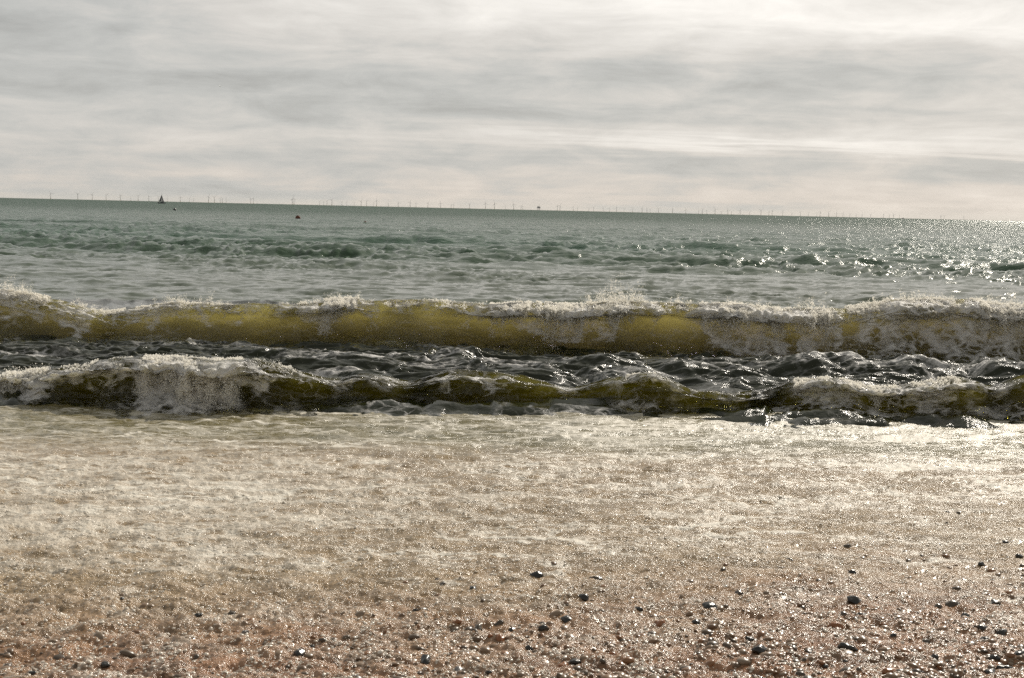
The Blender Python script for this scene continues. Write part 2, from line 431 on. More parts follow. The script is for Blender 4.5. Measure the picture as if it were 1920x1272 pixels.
# ------------------------------------------------------------------ sea sheet
HUMPS = []   # (x0, y0, half length, angle, height, front width, back width, foam)
def hump(px, py, Y, hl, ang, fw, bw, foam):
    p = atY(px, py, Y); HUMPS.append((p.x, Y, hl, ang, p.z, fw, bw, foam))
hump(60, 652, 19.0, 0.75, 0.02, 0.45, 1.0, 0.75)
hump(300, 664, 18.2, 0.8, 0.0, 0.4, 0.8, 0.5)
hump(640, 660, 18.9, 0.75, -0.02, 0.30, 0.6, 0.9)
hump(760, 648, 19.6, 0.50, -0.1, 0.28, 0.5, 0.8)
hump(690, 684, 17.9, 0.75, 0.04, 0.25, 0.5, 0.9)
hump(850, 632, 19.8, 0.34, -0.35, 0.40, 0.5, 0.45)
hump(935, 664, 18.8, 0.65, -0.55, 0.40, 0.45, 0.75)
hump(1190, 674, 18.1, 0.45, 0.15, 0.35, 0.5, 0.8)
hump(1120, 655, 19.2, 0.60, 0.1, 0.35, 0.5, 0.4)
hump(1330, 668, 18.6, 0.70, -0.1, 0.35, 0.6, 0.35)
hump(1560, 650, 19.3, 0.80, 0.03, 0.34, 0.9, 0.75)
hump(1730, 655, 19.1, 0.65, -0.05, 0.34, 0.9, 0.6)
hump(1900, 662, 18.9, 0.60, 0.05, 0.4, 0.9, 0.6)
hump(1400, 700, 17.4, 0.60, 0.2, 0.3, 0.6, 0.4)

SWELLS = [(100,437,75,6),(300,447,72,5),(560,445,72,3.5),(620,458,66,3),(760,440,78,5),(930,450,72,4.5),(1000,456,70,3),(1140,448,76,3),(1180,470,64,2.5),(1520,478,66,3.5),
          (120,470,60,4),(280,468,60,4),(40,456,66,3),(1340,440,85,3),(430,462,64,3),(690,466,63,3),(850,520,46,1.1),(350,545,39,.8),(1700,468,72,2.5),(1250,520,46,.9),(560,520,47,1.2),(180,552,38,.6),(700,500,52,1.3)]
def swell(X, Y, dyy):
    """wind waves and swell coming ashore: height and forward drift"""
    H = np.zeros_like(X); D = np.zeros_like(X)
    rg = np.random.default_rng(5)
    env = 0.50 + 0.50 * sst(46, 66, Y) - 0.15 * sst(110, 200, Y)
    for k in range(64):
        Lw = 0.6 * (26 / 0.6) ** (k / 63.0)
        th = rg.normal(0, 0.7 if Lw < 7 else 0.2) + (0.15 if Lw < 7 else 0.02)
        a = 0.0135 * Lw ** 0.62 * (0.62 if Lw > 9 else 1.0)
        ph = rg.uniform(0, 6.28)
        kk = 2 * np.pi / Lw
        fade = sst(1.6, 4.0, Lw / np.maximum(dyy, 1e-3))
        warp = 0.9 * gn(X / (Lw * 3.1), Y / (Lw * 2.3), k)
        grp = 0.55 + 0.9 * gn(X / (Lw * 2.0) + 9, Y / (Lw * 3.0), k + 100)
        arg = kk * (X * math.sin(th) + Y * math.cos(th)) + ph + warp * 2.2
        e = a * fade * grp * env
        H += e * (np.sin(arg) + 0.18 * np.cos(2 * arg)); D += e * 0.9 * np.cos(arg)
    return H, D
def build_sea():
    inv = np.concatenate([1 / np.linspace(12.6, 17.0, 60), 1 / np.linspace(17.03, 21.6, 230), 1 / np.linspace(21.8, 30, 20),
                          np.linspace(1 / 30.3, 1 / 400., 390), np.linspace(1 / 410., 1 / 3000, 50), 1 / np.array([4500., 8000, 16000, 30000, 60000])])
    ys = 1 / inv
    t = np.linspace(-0.56, 0.56, 780)
    T, Y = np.meshgrid(t, ys); X = T * Y
    dyy = np.gradient(ys)[:, None] * np.ones_like(X)
    H, D = swell(X, Y, dyy)
    off = sst(27, 34, Y)
    fade = 1 - sst(900, 2500, Y)
    # surf zone between the two breakers
    Xn, Yn = X, Y
    nearm = Y < 31
    Z = H * off * fade - 0.35 * (1 - sst(13.2, 15.2, Y))
    foam = np.zeros_like(X)
    r = ys < 31
    x, y = X[r], Y[r]
    zz = 0.02 + 0.075 * fbm(x * 0.5, y * 1.3, 5, 21) + 0.16 * ridged(x * 0.6 + 0.6 * fbm(x, y, 2, 3), y * 1.45, 4, 40) - 0.02
    fm = 0.05 + 0.26 * fbm(x * 0.5, y * 0.8, 3, 77)
    hh = np.zeros_like(x)
    for (x0, y0, hl, ang, h, fw, bw, fo) in HUMPS:
        wob = 0.12 * fbm(x * 1.3, y * 0.6, 3, int(abs(x0 * 100)))
        u = (x - x0) * math.cos(ang) + (y - y0) * math.sin(ang)
        v = -(x - x0) * math.sin(ang) + (y - y0) * math.cos(ang) + wob
        pr = np.where(v < 0, np.exp(-(v / fw) ** 2), np.exp(-(v / bw) ** 2))
        k = np.exp(-np.abs(u / hl) ** 2.6) * pr
        hh = np.maximum(hh, (h - 0.15) * k * (0.86 + 0.34 * fbm(x * 1.3, y * 1.6, 4, 8)))
        fm = np.maximum(fm, fo * np.exp(-np.abs(u / (hl * 1.1)) ** 2) * np.exp(-((v - 0.10) / (0.20)) ** 2) * (0.7 + 0.7 * fbm(x * 3, y * 4, 3, 9)))
    zz = zz * (1 - 0.35 * np.clip(hh / 0.3, 0, 1)) + hh
    Z[r] += zz * (1 - off[r]); foam[r] = np.clip(fm, 0, 1) * (1 - off[r])
    c1 = ridged(X * 0.42 + 0.4 * fbm(X * .5, Y * .5, 2, 90), Y * 0.50, 4, 91, .5); c2 = ridged(X * 1.15 + 0.4 * fbm(X, Y, 2, 92), Y * 1.25, 4, 93, .5)
    patch = 0.45 + 0.95 * sst(-.35, .5, fbm(X * 0.05, Y * 0.06, 3, 95))
    chop = (c1 - 0.5) * 0.27 * (0.30 + 0.70 * sst(44, 66, Y)) * (1 - 0.5 * sst(250, 700, Y)) + (c2 - 0.5) * (0.12 + 0.03 * sst(45, 70, Y)) * (1 - sst(130, 220, Y))
    Z += chop * off * patch * fade
    for (px, py, yy, hl) in SWELLS:
        p = atY(px, py, yy); h = 0.46 * max(0.10, min(p.z, 0.36)); hl = hl * 1.5
        u = (X - p.x) / hl; v = Y - yy + 0.25 * fbm(X * .7, Y * .2, 2, px) + 0.10 * u * hl * (1 if px % 40 else -1)
        Z += h * np.exp(-np.abs(u) ** 2.4) * np.where(v < 0, np.exp(-(v / (.45 + h)) ** 2), np.exp(-(v / (1.2 + 2 * h)) ** 2)) * (.9 + .4 * fbm(X * .9, Y * .5, 2, 5))
    Y2 = Y - D * off * fade
    rows = np.repeat(((ys[:-1] < 30.5)).astype(np.int32)[:, None], len(t) - 1, 1)
    me = grid('sea', X, Y2, Z, attrs={'foam': foam}, midx=rows)
    o = link('sea', me); me.materials.append(M_sea); me.materials.append(M_surf)
    tag(o, kind='structure')
build_sea()

# ------------------------------------------------------------------ breaking waves
def catmull(P, n):
    P = np.array(P, float); m = len(P) - 1
    t = np.linspace(0, m - 1e-6, n); i = t.astype(int); f = (t - i)[:, None]
    p0 = P[np.maximum(i - 1, 0)]; p1 = P[i]; p2 = P[np.minimum(i + 1, m)]; p3 = P[np.minimum(i + 2, m)]
    return 0.5 * (2 * p1 + (p2 - p0) * f + (2 * p0 - 5 * p1 + 4 * p2 - p3) * f ** 2 + (3 * p1 - p0 - 3 * p2 + p3) * f ** 3)
PLAIN = [(3.2, -.45), (2.3, .0), (1.4, .20), (.78, .44), (.40, .68), (.14, .90), (-.03, 1.0), (-.18, .95), (-.27, .86), (-.33, .76), (-.40, .62), (-.50, .44), (-.64, .25), (-.86, .10), (-1.15, -.02), (-1.5, -.30)]
CURL = [(3.2, -.45), (2.3, .0), (1.4, .22), (.75, .50), (.34, .76), (.04, .97), (-.25, 1.0), (-.44, .92), (-.52, .80), (-.42, .80), (-.28, .76), (-.22, .58), (-.28, .38), (-.48, .18), (-.85, .03), (-1.4, -.30)]

def interp(tab, x):
    t = np.array(tab, float); return np.interp(x, t[:, 0], t[:, 1])
def smooth1(a, k):
    ker = np.hanning(k); ker /= ker.sum()
    return np.convolve(np.pad(a, k // 2, 'edge'), ker, 'same')[k // 2:k // 2 + len(a)]

class Wave: pass
def wave_shape(px, crestY, crest_py, curl, foamtop, wscale, seed, half, ncol):
    """px tables -> world description along the shore"""
    W = Wave()
    x = np.linspace(-half, half, ncol)
    Y0 = np.interp(x, [atY(p, 600, y).x for p, y in crestY], [y for p, y in crestY])
    Y0 = smooth1(Y0, 61) + 0.28 * fbm(x * 0.30, x * 0 + seed, 4, seed)
    pxx = 960 + x / Y0 * FPX
    cpy = np.interp(pxx, [a for a, b in crest_py], [b for a, b in crest_py])
    below = (cpy - (371 + 44 / 1920 * pxx)) / FPX
    H = CAMZ - Y0 * below
    W.x, W.Y0, W.px = x, Y0, pxx
    W.H = smooth1(H, 25) + 0.012 * fbm(x * 2.2, x * 0 + 4.2, 3, seed + 3)
    W.c = np.clip(smooth1(interp(curl, pxx), 31) + 0.18 * fbm(x * 1.1, x * 0, 3, seed + 5), 0, 1)
    W.ft = np.clip(smooth1(interp(foamtop, pxx), 21) + 0.22 * fbm(x * 2.5, x * 0, 3, seed + 6), 0, 1)
    W.ws = wscale
    return W
def wave_mesh(name, W, nprof, seed, lowfoam, mat, parent, rough_amp=1.0):
    A = catmull(PLAIN, nprof); B = catmull(CURL, nprof)
    c = W.c[None, :]
    a = A[:, 0][:, None] * (1 - c) + B[:, 0][:, None] * c
    b = A[:, 1][:, None] * (1 - c) + B[:, 1][:, None] * c
    s = np.linspace(0, 1, nprof)[:, None] * np.ones_like(a)       # 0 back .. 1 toe
    x = W.x[None, :] * np.ones_like(a)
    H = W.H[None, :]; sc_ = (0.45 * W.ws + 0.75 * H * W.ws)
    lip = np.exp(-((s - 0.55) / 0.10) ** 2)
    a = a - lip * c * (0.10 + 0.16 * fbm(x * 1.7, x * 0 + 1, 3, seed + 11))
    y = W.Y0[None, :] + a * sc_
    z = np.where(b > 0, b * H, b * 0.45)
    # along-slope lumps and hollows
    arc = s * 3.2
    f1 = fbm(x * 0.9, arc * 1.3, 3, seed + 1); f2 = fbm(x * 3.2, arc * 3.5, 4, seed + 2); f3 = ridged(x * 2.2 + f1, arc * 4.0, 3, seed + 4)
    face = sst(0.50, 0.66, s)
    body = sst(0.02, 0.15, s) * (1 - sst(0.93, 1.0, s))
    ft = W.ft[None, :]
    top = np.exp(-((s - 0.46) / 0.12) ** 2)
    foamtop = ft * np.where(s < 0.5, sst(0.40, 0.48, s), 1 - sst(0.50 + 0.28 * ft, 0.62 + 0.40 * ft, s + 0.10 * f2))
    y = y - body * (0.095 * f1 + 0.035 * f2 * rough_amp + 0.02 * face * f3 * rough_amp) - foamtop * (0.05 + 0.07 * ridged(x * 5, arc * 7, 3, seed + 8)) * (s > .42)
    y = y - 0.16 * sst(0.78, 0.92, s) * (1 - sst(0.96, 1, s)) * (f1 + 0.5 * f2)
    z = z + body * (0.03 * f1 + 0.018 * f2 * rough_amp) + foamtop * 0.05 * fbm(x * 7, arc * 9, 4, seed + 9)
    low = lowfoam * sst(0.60, 0.85, s)
    veins = 0.11 * sst(0.5, 0.6, s) * (0.6 + 0.9 * fbm(x * 1.0, arc * 2.0, 3, seed + 12))
    foam = np.clip(np.maximum(foamtop * (1.0 + 0.4 * f2), np.maximum(low * (0.55 + 0.5 * f1 + 0.3 * f2), veins)), 0, 1)
    me = grid(name, x, y, z, wrap=True, attrs={'foam': foam}, flip=True)
    return link(name, me, parent, mat), (x, y, z, s)

far_crest_py = [(-400, 560), (0, 541), (80, 552), (140, 570), (200, 586), (250, 574), (330, 566), (450, 571), (560, 567), (640, 557), (700, 563), (820, 561), (900, 569), (1000, 566), (1100, 571), (1170, 566), (1280, 569), (1350, 568), (1450, 576), (1540, 580), (1600, 573), (1660, 562), (1800, 560), (1860, 570), (1920, 572), (2400, 570)]
far_curl = [(-400, .2), (0, .15), (200, .05), (500, .25), (600, .8), (680, .35), (800, .2), (900, .7), (1000, .9), (1150, .7), (1250, .4), (1320, .9), (1500, .9), (1580, .3), (1700, .5), (1920, .6)]
far_foam = [(-400, .4), (0, .45), (60, .40), (140, .50), (250, .45), (400, .35), (480, .25), (560, .30), (610, .62), (660, .40), (720, .22), (850, .25), (930, .55), (1000, .6), (1060, .70), (1130, .65), (1190, .35), (1250, .15), (1300, .45), (1340, .85), (1500, .82), (1580, .4), (1640, .65), (1750, .75), (1850, .7), (1920, .6), (2200, .7)]
wf = empty('breaking_wave', (0, 22, 0)); wfM = Matrix.Translation((0, 22, 0))
WF = wave_shape(None, [(-600, 22.0), (0, 22.0), (960, 22.0), (1920, 21.8), (2500, 21.8)], far_crest_py, far_curl, far_foam, 1.0, 301, 11.5, 1150)
body_f, SF = wave_mesh('wave_face', WF, 130, 301, np.interp(WF.px, [0, 1450, 1600, 1920], [.10, .10, .5, .5])[None, :], M_wave, wf)
body_f.location = (0, -22, 0)
tag(wf, 'farther and taller breaking wave, translucent olive yellow with a white spraying crest', 'wave')

near_crest_py = [(-400, 715), (0, 706), (60, 694), (130, 684), (250, 667), (330, 668), (400, 674), (470, 671), (500, 674), (560, 696), (620, 710), (700, 698), (770, 714), (850, 690), (950, 699), (1000, 712), (1080, 728), (1150, 706), (1230, 697), (1300, 728), (1380, 742), (1440, 730), (1500, 709), (1560, 706), (1650, 726), (1740, 716), (1800, 702), (1860, 724), (1920, 702), (2400, 700)]
near_toe = [(-400, 15.2), (0, 15.2), (200, 14.5), (400, 14.1), (640, 14.5), (900, 15.0), (1100, 15.4), (1200, 14.9), (1400, 14.9), (1460, 15.3), (1600, 15.0), (1750, 14.8), (1920, 14.9), (2400, 14.9)]
near_curl = [(0, .4), (100, .3), (250, .5), (330, .8), (460, .8), (500, .2), (700, .15), (1000, 0), (1200, .2), (1480, .6), (1800, .5), (1920, .2)]
near_foam = [(-300, .8), (0, .95), (80, .90), (120, .45), (200, .35), (262, .45), (285, .95), (450, .95), (478, .35), (540, .25), (700, .22), (900, .35), (1000, .20), (1150, .25), (1250, .25), (1330, .2), (1470, .30), (1500, .62), (1690, .55), (1820, .45), (1850, .2), (1920, .2)]
wn = empty('breaking_wave', (0, 15.4, 0))
WN = wave_shape(None, [(p, y + 0.72) for p, y in near_toe], near_crest_py, near_curl, near_foam, 0.95, 502, 8.6, 1050)
lowf = np.interp(WN.px, [0, 500, 900, 1100, 1400, 1920], [.20, .18, .22, .30, .42, .42])[None, :]
body_n, SN = wave_mesh('wave_face', WN, 120, 502, lowf, M_wave2, wn, 1.2)
body_n.location = (0, -15.4, 0)
tag(wn, 'nearer low breaking wave with dark olive face, collapsing white at its left half', 'wave')

# ------------------------------------------------------------------ spray and falling curtains
def curtain(W, zones, rg):
    """zones: (px0, px1, drop m, forward m/s, up m/s, jets per m, drops per jet, r mm)"""
    P, S = [], []
    for (p0, p1, drop, fv, uv, jpm, npj, rmm) in zones:
        x0, x1 = np.interp([p0, p1], W.px, W.x)
        nj = int((2.4 if W.H.max() > .7 else 1.9) * jpm * (x1 - x0))
        xs = rg.uniform(x0, x1, nj * 3)
        den = ridged(xs * 4.5, xs * 0 + 3.3, 3, int(p0)) * 0.5 + 0.5 * (1 - np.abs((xs - x0) / (x1 - x0) * 2 - 1) ** 6)
        xs = xs[np.argsort(-den + rg.uniform(-.22, .22, len(xs)))[:nj]]
        Y0 = np.interp(xs, W.x, W.Y0); H = np.interp(xs, W.x, W.H); c = np.interp(xs, W.x, W.c)
        sc_ = 0.45 * W.ws + 0.75 * H * W.ws
        st = rg.uniform(0, 1, nj)
        y = Y0 - sc_ * (0.05 + (0.20 + 0.30 * c) * st); z = H * (1.0 - 0.10 * st ** 2)
        vy = -fv * (0.7 + 0.5 * fbm(xs * 3, xs * 0, 2, 5) + rg.normal(0, .12, nj))
        vz = uv * (0.7 + 0.9 * fbm(xs * 2.2, xs * 0 + 7, 3, 6) + rg.normal(0, .22, nj))
        vx = 0.18 * fbm(xs * 2, xs * 0 + 2, 2, 9) + rg.normal(0, .06, nj)
        dl = drop * (0.65 + 0.55 * fbm(xs * 2.6, xs * 0 + 11, 3, 12) + rg.normal(0, .10, nj))
        tt = np.sqrt(np.maximum(2 * (dl + np.maximum(vz, 0) ** 2 / 19.6), 0.002) / 9.8) + np.maximum(vz, 0) / 9.8
        n = np.arange(npj)
        t = tt[:, None] * (n[None, :] + rg.uniform(0, 1, (nj, npj))) / npj
        X = xs[:, None] + vx[:, None] * t; Yy = y[:, None] + vy[:, None] * t; Z = z[:, None] + vz[:, None] * t - 4.9 * t * t
        jt = t / tt[:, None]
        X = X + 0.05 * jt * fbm(X * 6, Z * 6, 2, 31) + rg.normal(0, .013, X.shape) * (0.4 + 1.8 * jt)
        Yy = Yy + 0.06 * fbm(X * 7, Z * 5, 2, 33); Z = Z + 0.03 * jt * fbm(X * 8, Z * 8, 2, 37) + rg.normal(0, .006, X.shape)
        r = 0.72 * rmm / 1000 * (1.15 - 0.65 * jt) * rg.lognormal(0, .45, X.shape)
        keep = rg.uniform(0, 1, X.shape) < (1.0 - 0.45 * jt) * (0.25 + 1.5 * np.clip(ridged(X * 8, Z * 1.6, 3, 41), 0, 1) ** 2)
        P.append(np.stack([X[keep], Yy[keep], Z[keep]], -1)); S.append(r[keep])
    return np.vstack(P), np.concatenate(S)
def burst(W, zones, rg):
    """droplets thrown up from the crest: (px0, px1, height m, n, r mm)"""
    P, S = [], []
    for (p0, p1, hgt, n, rmm) in zones:
        x0, x1 = np.interp([p0, p1], W.px, W.x)
        nj = max(8, int(n * 1.6) // 45)
        xs = rg.uniform(x0, x1, nj)
        e = 1 - np.abs((xs - x0) / (x1 - x0) * 2 - 1) ** 2
        hj = hgt * e * np.abs(rg.normal(0.35, .42, nj)); lean = rg.normal(0, .35, nj); ly = rg.normal(-.1, .4, nj)
        u = rg.uniform(0, 1, (nj, 45)) ** 0.8
        H = np.interp(xs, W.x, W.H)[:, None]; Y0 = np.interp(xs, W.x, W.Y0)[:, None]
        curl = rg.normal(0, .5, nj)[:, None]
        X = xs[:, None] + hj[:, None] * (lean[:, None] * u + curl * u * u * 0.3) + rg.normal(0, .012, u.shape) * (.6 + 1.6 * u)
        Y = Y0 - 0.12 + hj[:, None] * ly[:, None] * u + rg.normal(0, .03, u.shape)
        Z = H * 0.98 - .01 + hj[:, None] * (u * 1.25 - 0.35 * u * u) + rg.normal(0, .012, u.shape) * (.6 + 1.6 * u)
        r = 0.62 * rmm / 1000 * (1.1 - .6 * u) * rg.lognormal(0, .5, u.shape)
        P.append(np.stack([X, Y, Z], -1).reshape(-1, 3)); S.append(r.ravel())
    return np.vstack(P), np.concatenate(S)
def drops(name, PS, parent, base, rg):
    P, S = PS
    P = P - np.array(base)
    sc3 = S[:, None] * np.stack([rg.uniform(.7, 1.3, len(S)), rg.uniform(.7, 1.3, len(S)), rg.uniform(.8, 1.8, len(S))], -1)
    return scatter(name, P, sc3, rg.uniform(-.6, .6, P.shape), M_spray, parent, 1)
rg = np.random.default_rng(3)
far_c = curtain(WF, [(-100, 110, .22, .5, .3, 260, 24, 7), (150, 480, .10, .4, .3, 120, 18, 6), (590, 675, .48, .8, .3, 330, 46, 7), (700, 910, .08, .4, .2, 120, 14, 6),
                     (905, 1000, .34, .8, .4, 330, 34, 8), (985, 1110, .52, 1.0, .5, 420, 46, 8), (1090, 1190, .40, .8, .9, 300, 40, 7), (1190, 1310, .08, .4, .3, 160, 14, 6),
                     (1300, 1420, .42, .9, .3, 430, 44, 8), (1400, 1560, .40, .9, .3, 400, 42, 8), (1550, 1660, .18, .6, .4, 300, 26, 8), (1640, 1800, .24, .7, .5, 430, 34, 9), (1790, 2050, .42, .8, .5, 430, 40, 9)], rg)
far_b = burst(WF, [(-30, 70, .34, 1400, 6), (110, 230, .16, 900, 6), (255, 440, .20, 2200, 6), (560, 700, .14, 2000, 6), (880, 1010, .08, 900, 6), (1085, 1215, .48, 3200, 7), (1215, 1310, .16, 900, 6),
                   (1310, 1480, .14, 2200, 6), (1480, 1560, .28, 1000, 6), (1600, 1800, .20, 2600, 7), (1800, 2000, .26, 2600, 7), (440, 560, .06, 500, 5), (700, 880, .06, 600, 5)], rg)
near_c = curtain(WN, [(-160, 60, .26, .8, .5, 700, 34, 7), (40, 100, .20, .7, .3, 500, 26, 7), (110, 265, .04, .3, .2, 160, 10, 5), (268, 345, .50, .9, .25, 1150, 62, 6), (330, 470, .46, .9, .25, 1150, 62, 6), (470, 560, .06, .3, .2, 200, 12, 5),
                      (1150, 1240, .08, .4, .3, 260, 14, 5), (1480, 1570, .16, .6, .2, 300, 22, 6), (1560, 1690, .26, .8, .2, 420, 30, 6), (1700, 1810, .14, .6, .2, 260, 20, 6)], rg)
near_b = burst(WN, [(-60, 100, .10, 1500, 5), (265, 470, .05, 1500, 5), (470, 560, .05, 300, 4), (1480, 1700, .05, 900, 4)], rg)
drops('foam_curtain', far_c, wf, (0, 22, 0), rg)
drops('spray', far_b, wf, (0, 22, 0), rg)
drops('foam_curtain', near_c, wn, (0, 15.4, 0), rg)
drops('spray', near_b, wn, (0, 15.4, 0), rg)
print('drops', len(far_c[1]), len(far_b[1]), len(near_c[1]), len(near_b[1]))

# ------------------------------------------------------------------ swash sheet running up the shingle
def swash_z(x, y):
    dep = 0.035 + 0.02 * sst(5, 12, y)
    base = np.maximum(z_beach(y) + dep, 0.035 + 0 * y)
    k = sst(13.2, 10.5, y)                # 1 near the camera
    z = base + 0.022 * fbm(x * 0.5, y * 0.8, 3, 61) * sst(4, 9, y)
    lum = fbm(x * 5.0, y * 6.0, 5, 62, 0.62)
    z = z + (0.008 + 0.010 * k + 0.008 * sst(8, 5.5, y)) * lum
    z = z + 0.034 * ridged(x * 1.4 + 0.5 * fbm(x * .8, y, 2, 4), y * 2.6, 3, 63) * sst(8.0, 11.5, y)
    return z, lum
def build_swash():
    ys = 1 / np.linspace(1 / 4.3, 1 / 16.0, 500)
    t = np.linspace(-0.50, 0.50, 1000)
    T, Y = np.meshgrid(t, ys); X = T * Y
    Z, lum = swash_z(X, Y)
    px = 960 + X / Y * FPX
    py = 371 + 44 / 1920 * px + (CAMZ - Z) / Y * FPX
    band = lambda a, b, c, dd: sst(a, b, py) * (1 - sst(c, dd, py))
    foam = 0.16 + 0.10 * fbm(X * 0.8, Y * 1.3, 3, 70)
    left = 1 - sst(350, 950, px)
    foam += left * 0.36 * band(800, 860, 1020, 1120)
    foam += 0.17 * band(775, 800, 820, 870) * sst(1000, 1350, px)
    foam += 0.16 * band(840, 858, 868, 890) * sst(1250, 1450, px)
    foam += 0.20 * np.exp(-((px - 1150) / 170) ** 2) * band(740, 760, 850, 900)
    foam += 0.14 * (band(755, 775, 800, 830)) + 0.08 * band(850, 880, 940, 1000)
    foam += 0.10 * band(850, 880, 980, 1060)
    foam *= (1 - 0.6 * sst(1060, 1230, py))
    foam += 0.16 * band(765, 785, 830, 850)
    foam = np.clip(0.62 * foam + 0.12 * fbm(X * 1.2, Y * 2.6, 4, 71), 0, 0.8)
    o = link('swash', grid('swash', X, Y, Z, attrs={'foam': foam, 'lump': lum}), None, M_swash)
    tag(o, kind='structure')
build_swash()

# ------------------------------------------------------------------ small shingle and froth clots in the swash (nobody could count them)
def bed(n, name, mat, dens, rmin, rmax, sink, rg, sub, lump):
    X, Y = [], []
    while len(X) < n:
        py = rg.uniform(880, 1400, 40000); px = rg.uniform(-150, 2070, 40000)
        ok = rg.uniform(0, 1, 40000) < dens(px, py)
        for a, b in zip(px[ok], py[ok]):
            p = at(a, b, 0.3); X.append(p.x); Y.append(p.y)
    X = np.array(X[:n]); Y = np.array(Y[:n])
    Z, _ = swash_z(X, Y)
    r = rmin * (rmax / rmin) ** (rg.uniform(0, 1, n) ** 2.2)
    P = np.stack([X, Y, Z - r * sink * rg.uniform(0.2, 1.0, n)], -1)
    S = r[:, None] * np.stack([rg.uniform(.8, 1.4, n), rg.uniform(.8, 1.3, n), rg.uniform(.5, .85, n)], -1)
    Ro = np.stack([rg.normal(0, .3, n), rg.normal(0, .3, n), rg.uniform(0, 6.28, n)], -1)
    o = scatter(name, P, S, Ro, mat, None, sub, lump, 1.3)
    return o
def dens_stone(px, py):
    return np.clip((py - 940 - (1920 - px) * 0.075) / 330, 0.0, 1) ** 1.9 * np.clip(0.55 + 1.1 * fbm(px / 130, py / 45, 3, 81), 0.02, 1) * (0.35 + 0.65 * sst(300, 1500, px))
def dens_froth(px, py):
    return np.clip(0.35 + 1.2 * fbm(px / 90, py / 30, 3, 82), 0.02, 1)
tag(bed(9000, 'shingle', M_shingle, dens_stone, .007, .027, 0.95, rg, 2, 0.5), 'small brown and grey wet shingle showing through the foamy water', 'shingle')
M_froth = plain('froth', (0.62, 0.56, 0.47), 0.22, 0.08, 20.0)
tag(bed(42000, 'froth', M_froth, dens_froth, .0035, .011, 0.8, rg, 1, 0.6), 'tiny pale clots of froth riding on the backwash', 'froth')

# ------------------------------------------------------------------ single stones that stand out of the water
STONES = [(1006,1080,24,0),(829,1093,14,1),(886,1104,16,0),(1117,1087,20,1),(1074,1101,7,0),(1093,1121,20,0),(1198,1142,16,0),(779,1146,10,0),(952,1134,12,1),(1063,1163,24,0),
 (857,1170,14,2),(960,1181,16,0),(936,1182,18,1),(898,1181,16,1),(1017,1184,18,0),(939,1198,18,2),(919,1201,11,2),(992,1219,14,0),(1004,1233,7,0),(1079,1234,20,0),(799,1238,28,0),
 (893,1241,12,1),(1145,1229,22,2),(861,1259,20,3),(1167,1250,14,2),(1236,1169,24,2),(918,1263,12,0),(1055,1251,24,2),(1777,962,10,0),(1775,982,9,0),(1797,958,8,1),(1886,1018,12,0),
 (1911,1045,14,0),(1840,1059,13,0),(1862,1088,14,0),(1590,1029,14,1),(1480,1051,14,1),(1356,1069,10,1),(1597,1073,14,0),(1387,1113,16,1),(1330,1138,26,0),(1603,1131,27,0),
 (1616,1151,20,0),(1582,1154,14,1),(1505,1138,14,1),(1811,1155,16,0),(1865,1132,18,0),(1844,1181,20,0),(1878,1190,24,0),(1847,1200,22,0),(1675,1194,12,0),(1614,1185,15,0),
 (1405,1200,18,0),(1426,1223,28,0),(1590,1221,28,0),(1518,1225,18,1),(1549,1241,15,0),(1753,1233,18,0),(1737,1203,16,1),(1865,1237,18,0),(1914,1227,26,0),(1884,1258,32,0),(1857,1259,22,0),
 (1323,1186,10,0),(1306,1167,16,0),(1568,1175,26,2),(1610,1241,11,0),(1417,1262,20,0),(1761,1252,12,2),(1729,1263,12,0),(1586,1235,12,0),(1665,1262,22,2),
 (372,1154,12,0),(460,1188,12,3),(229,1128,9,0),(149,1218,11,0),(197,1247,18,0),(584,1213,12,0),(563,1227,24,0),(604,1201,14,1),(60,1263,14,0),(368,1233,14,1),(435,1148,14,1),
 (1786,1135,24,1),(1760,1138,16,1),(1895,1210,14,0),(1640,1206,12,2),(1700,1225,10,2)]
def stone_mat(name, col, rough):
    m, N = material(name)
    co = N.n('ShaderNodeTexCoord').outputs['Object']
    c = N.mix(N.noise(co, 30.0, 5.0, 0.7), tuple(v * .5 for v in col) + (1,), tuple(v * 1.5 for v in col) + (1,))
    bp = N.n('ShaderNodeBump', ins={'Strength': 0.5, 'Distance': 1.0, 'Height': N.m('MULTIPLY', N.noise(co, 90.0, 4.0), 0.004)})
    N.n('ShaderNodeOutputMaterial', ins={0: pbsdf(N, c, rough, Normal=bp)})
    return m
SM = [stone_mat('black_wet_stone', (0.018, 0.017, 0.013), .22), stone_mat('dark_brown_wet_stone', (0.06, 0.045, 0.028), .25),
      stone_mat('rusty_wet_stone', (0.22, 0.085, 0.025), .25), stone_mat('grey_wet_stone', (0.14, 0.13, 0.12), .3)]
def ico(sub):
    import bmesh
    bm = bmesh.new(); bmesh.ops.create_icosphere(bm, subdivisions=sub, radius=1)
    v = np.array([x.co[:] for x in bm.verts]); f = [[q.index for q in p.verts] for p in bm.faces]; bm.free()
    return v, f
IV, IF = ico(3)
def stone_mesh(r, seed):
    rs = np.random.default_rng(seed)
    v = IV.copy()
    for k in range(5):                       # flint: flattened facets
        nrm = rs.normal(0, 1, 3); nrm /= np.linalg.norm(nrm); dcut = rs.uniform(.55, .85)
        dd = v @ nrm; over = np.maximum(dd - dcut, 0); v -= over[:, None] * nrm * 0.9
    n = fbm(v[:, 0] * 1.4 + seed, v[:, 1] * 1.4 + v[:, 2] * 2, 3, seed)
    v *= (1 + 0.22 * n)[:, None]
    v *= np.array([rs.uniform(.95, 1.3), rs.uniform(.7, 1.0), rs.uniform(.60, .85)]) * r
    return pydata('pebble', v, IF)
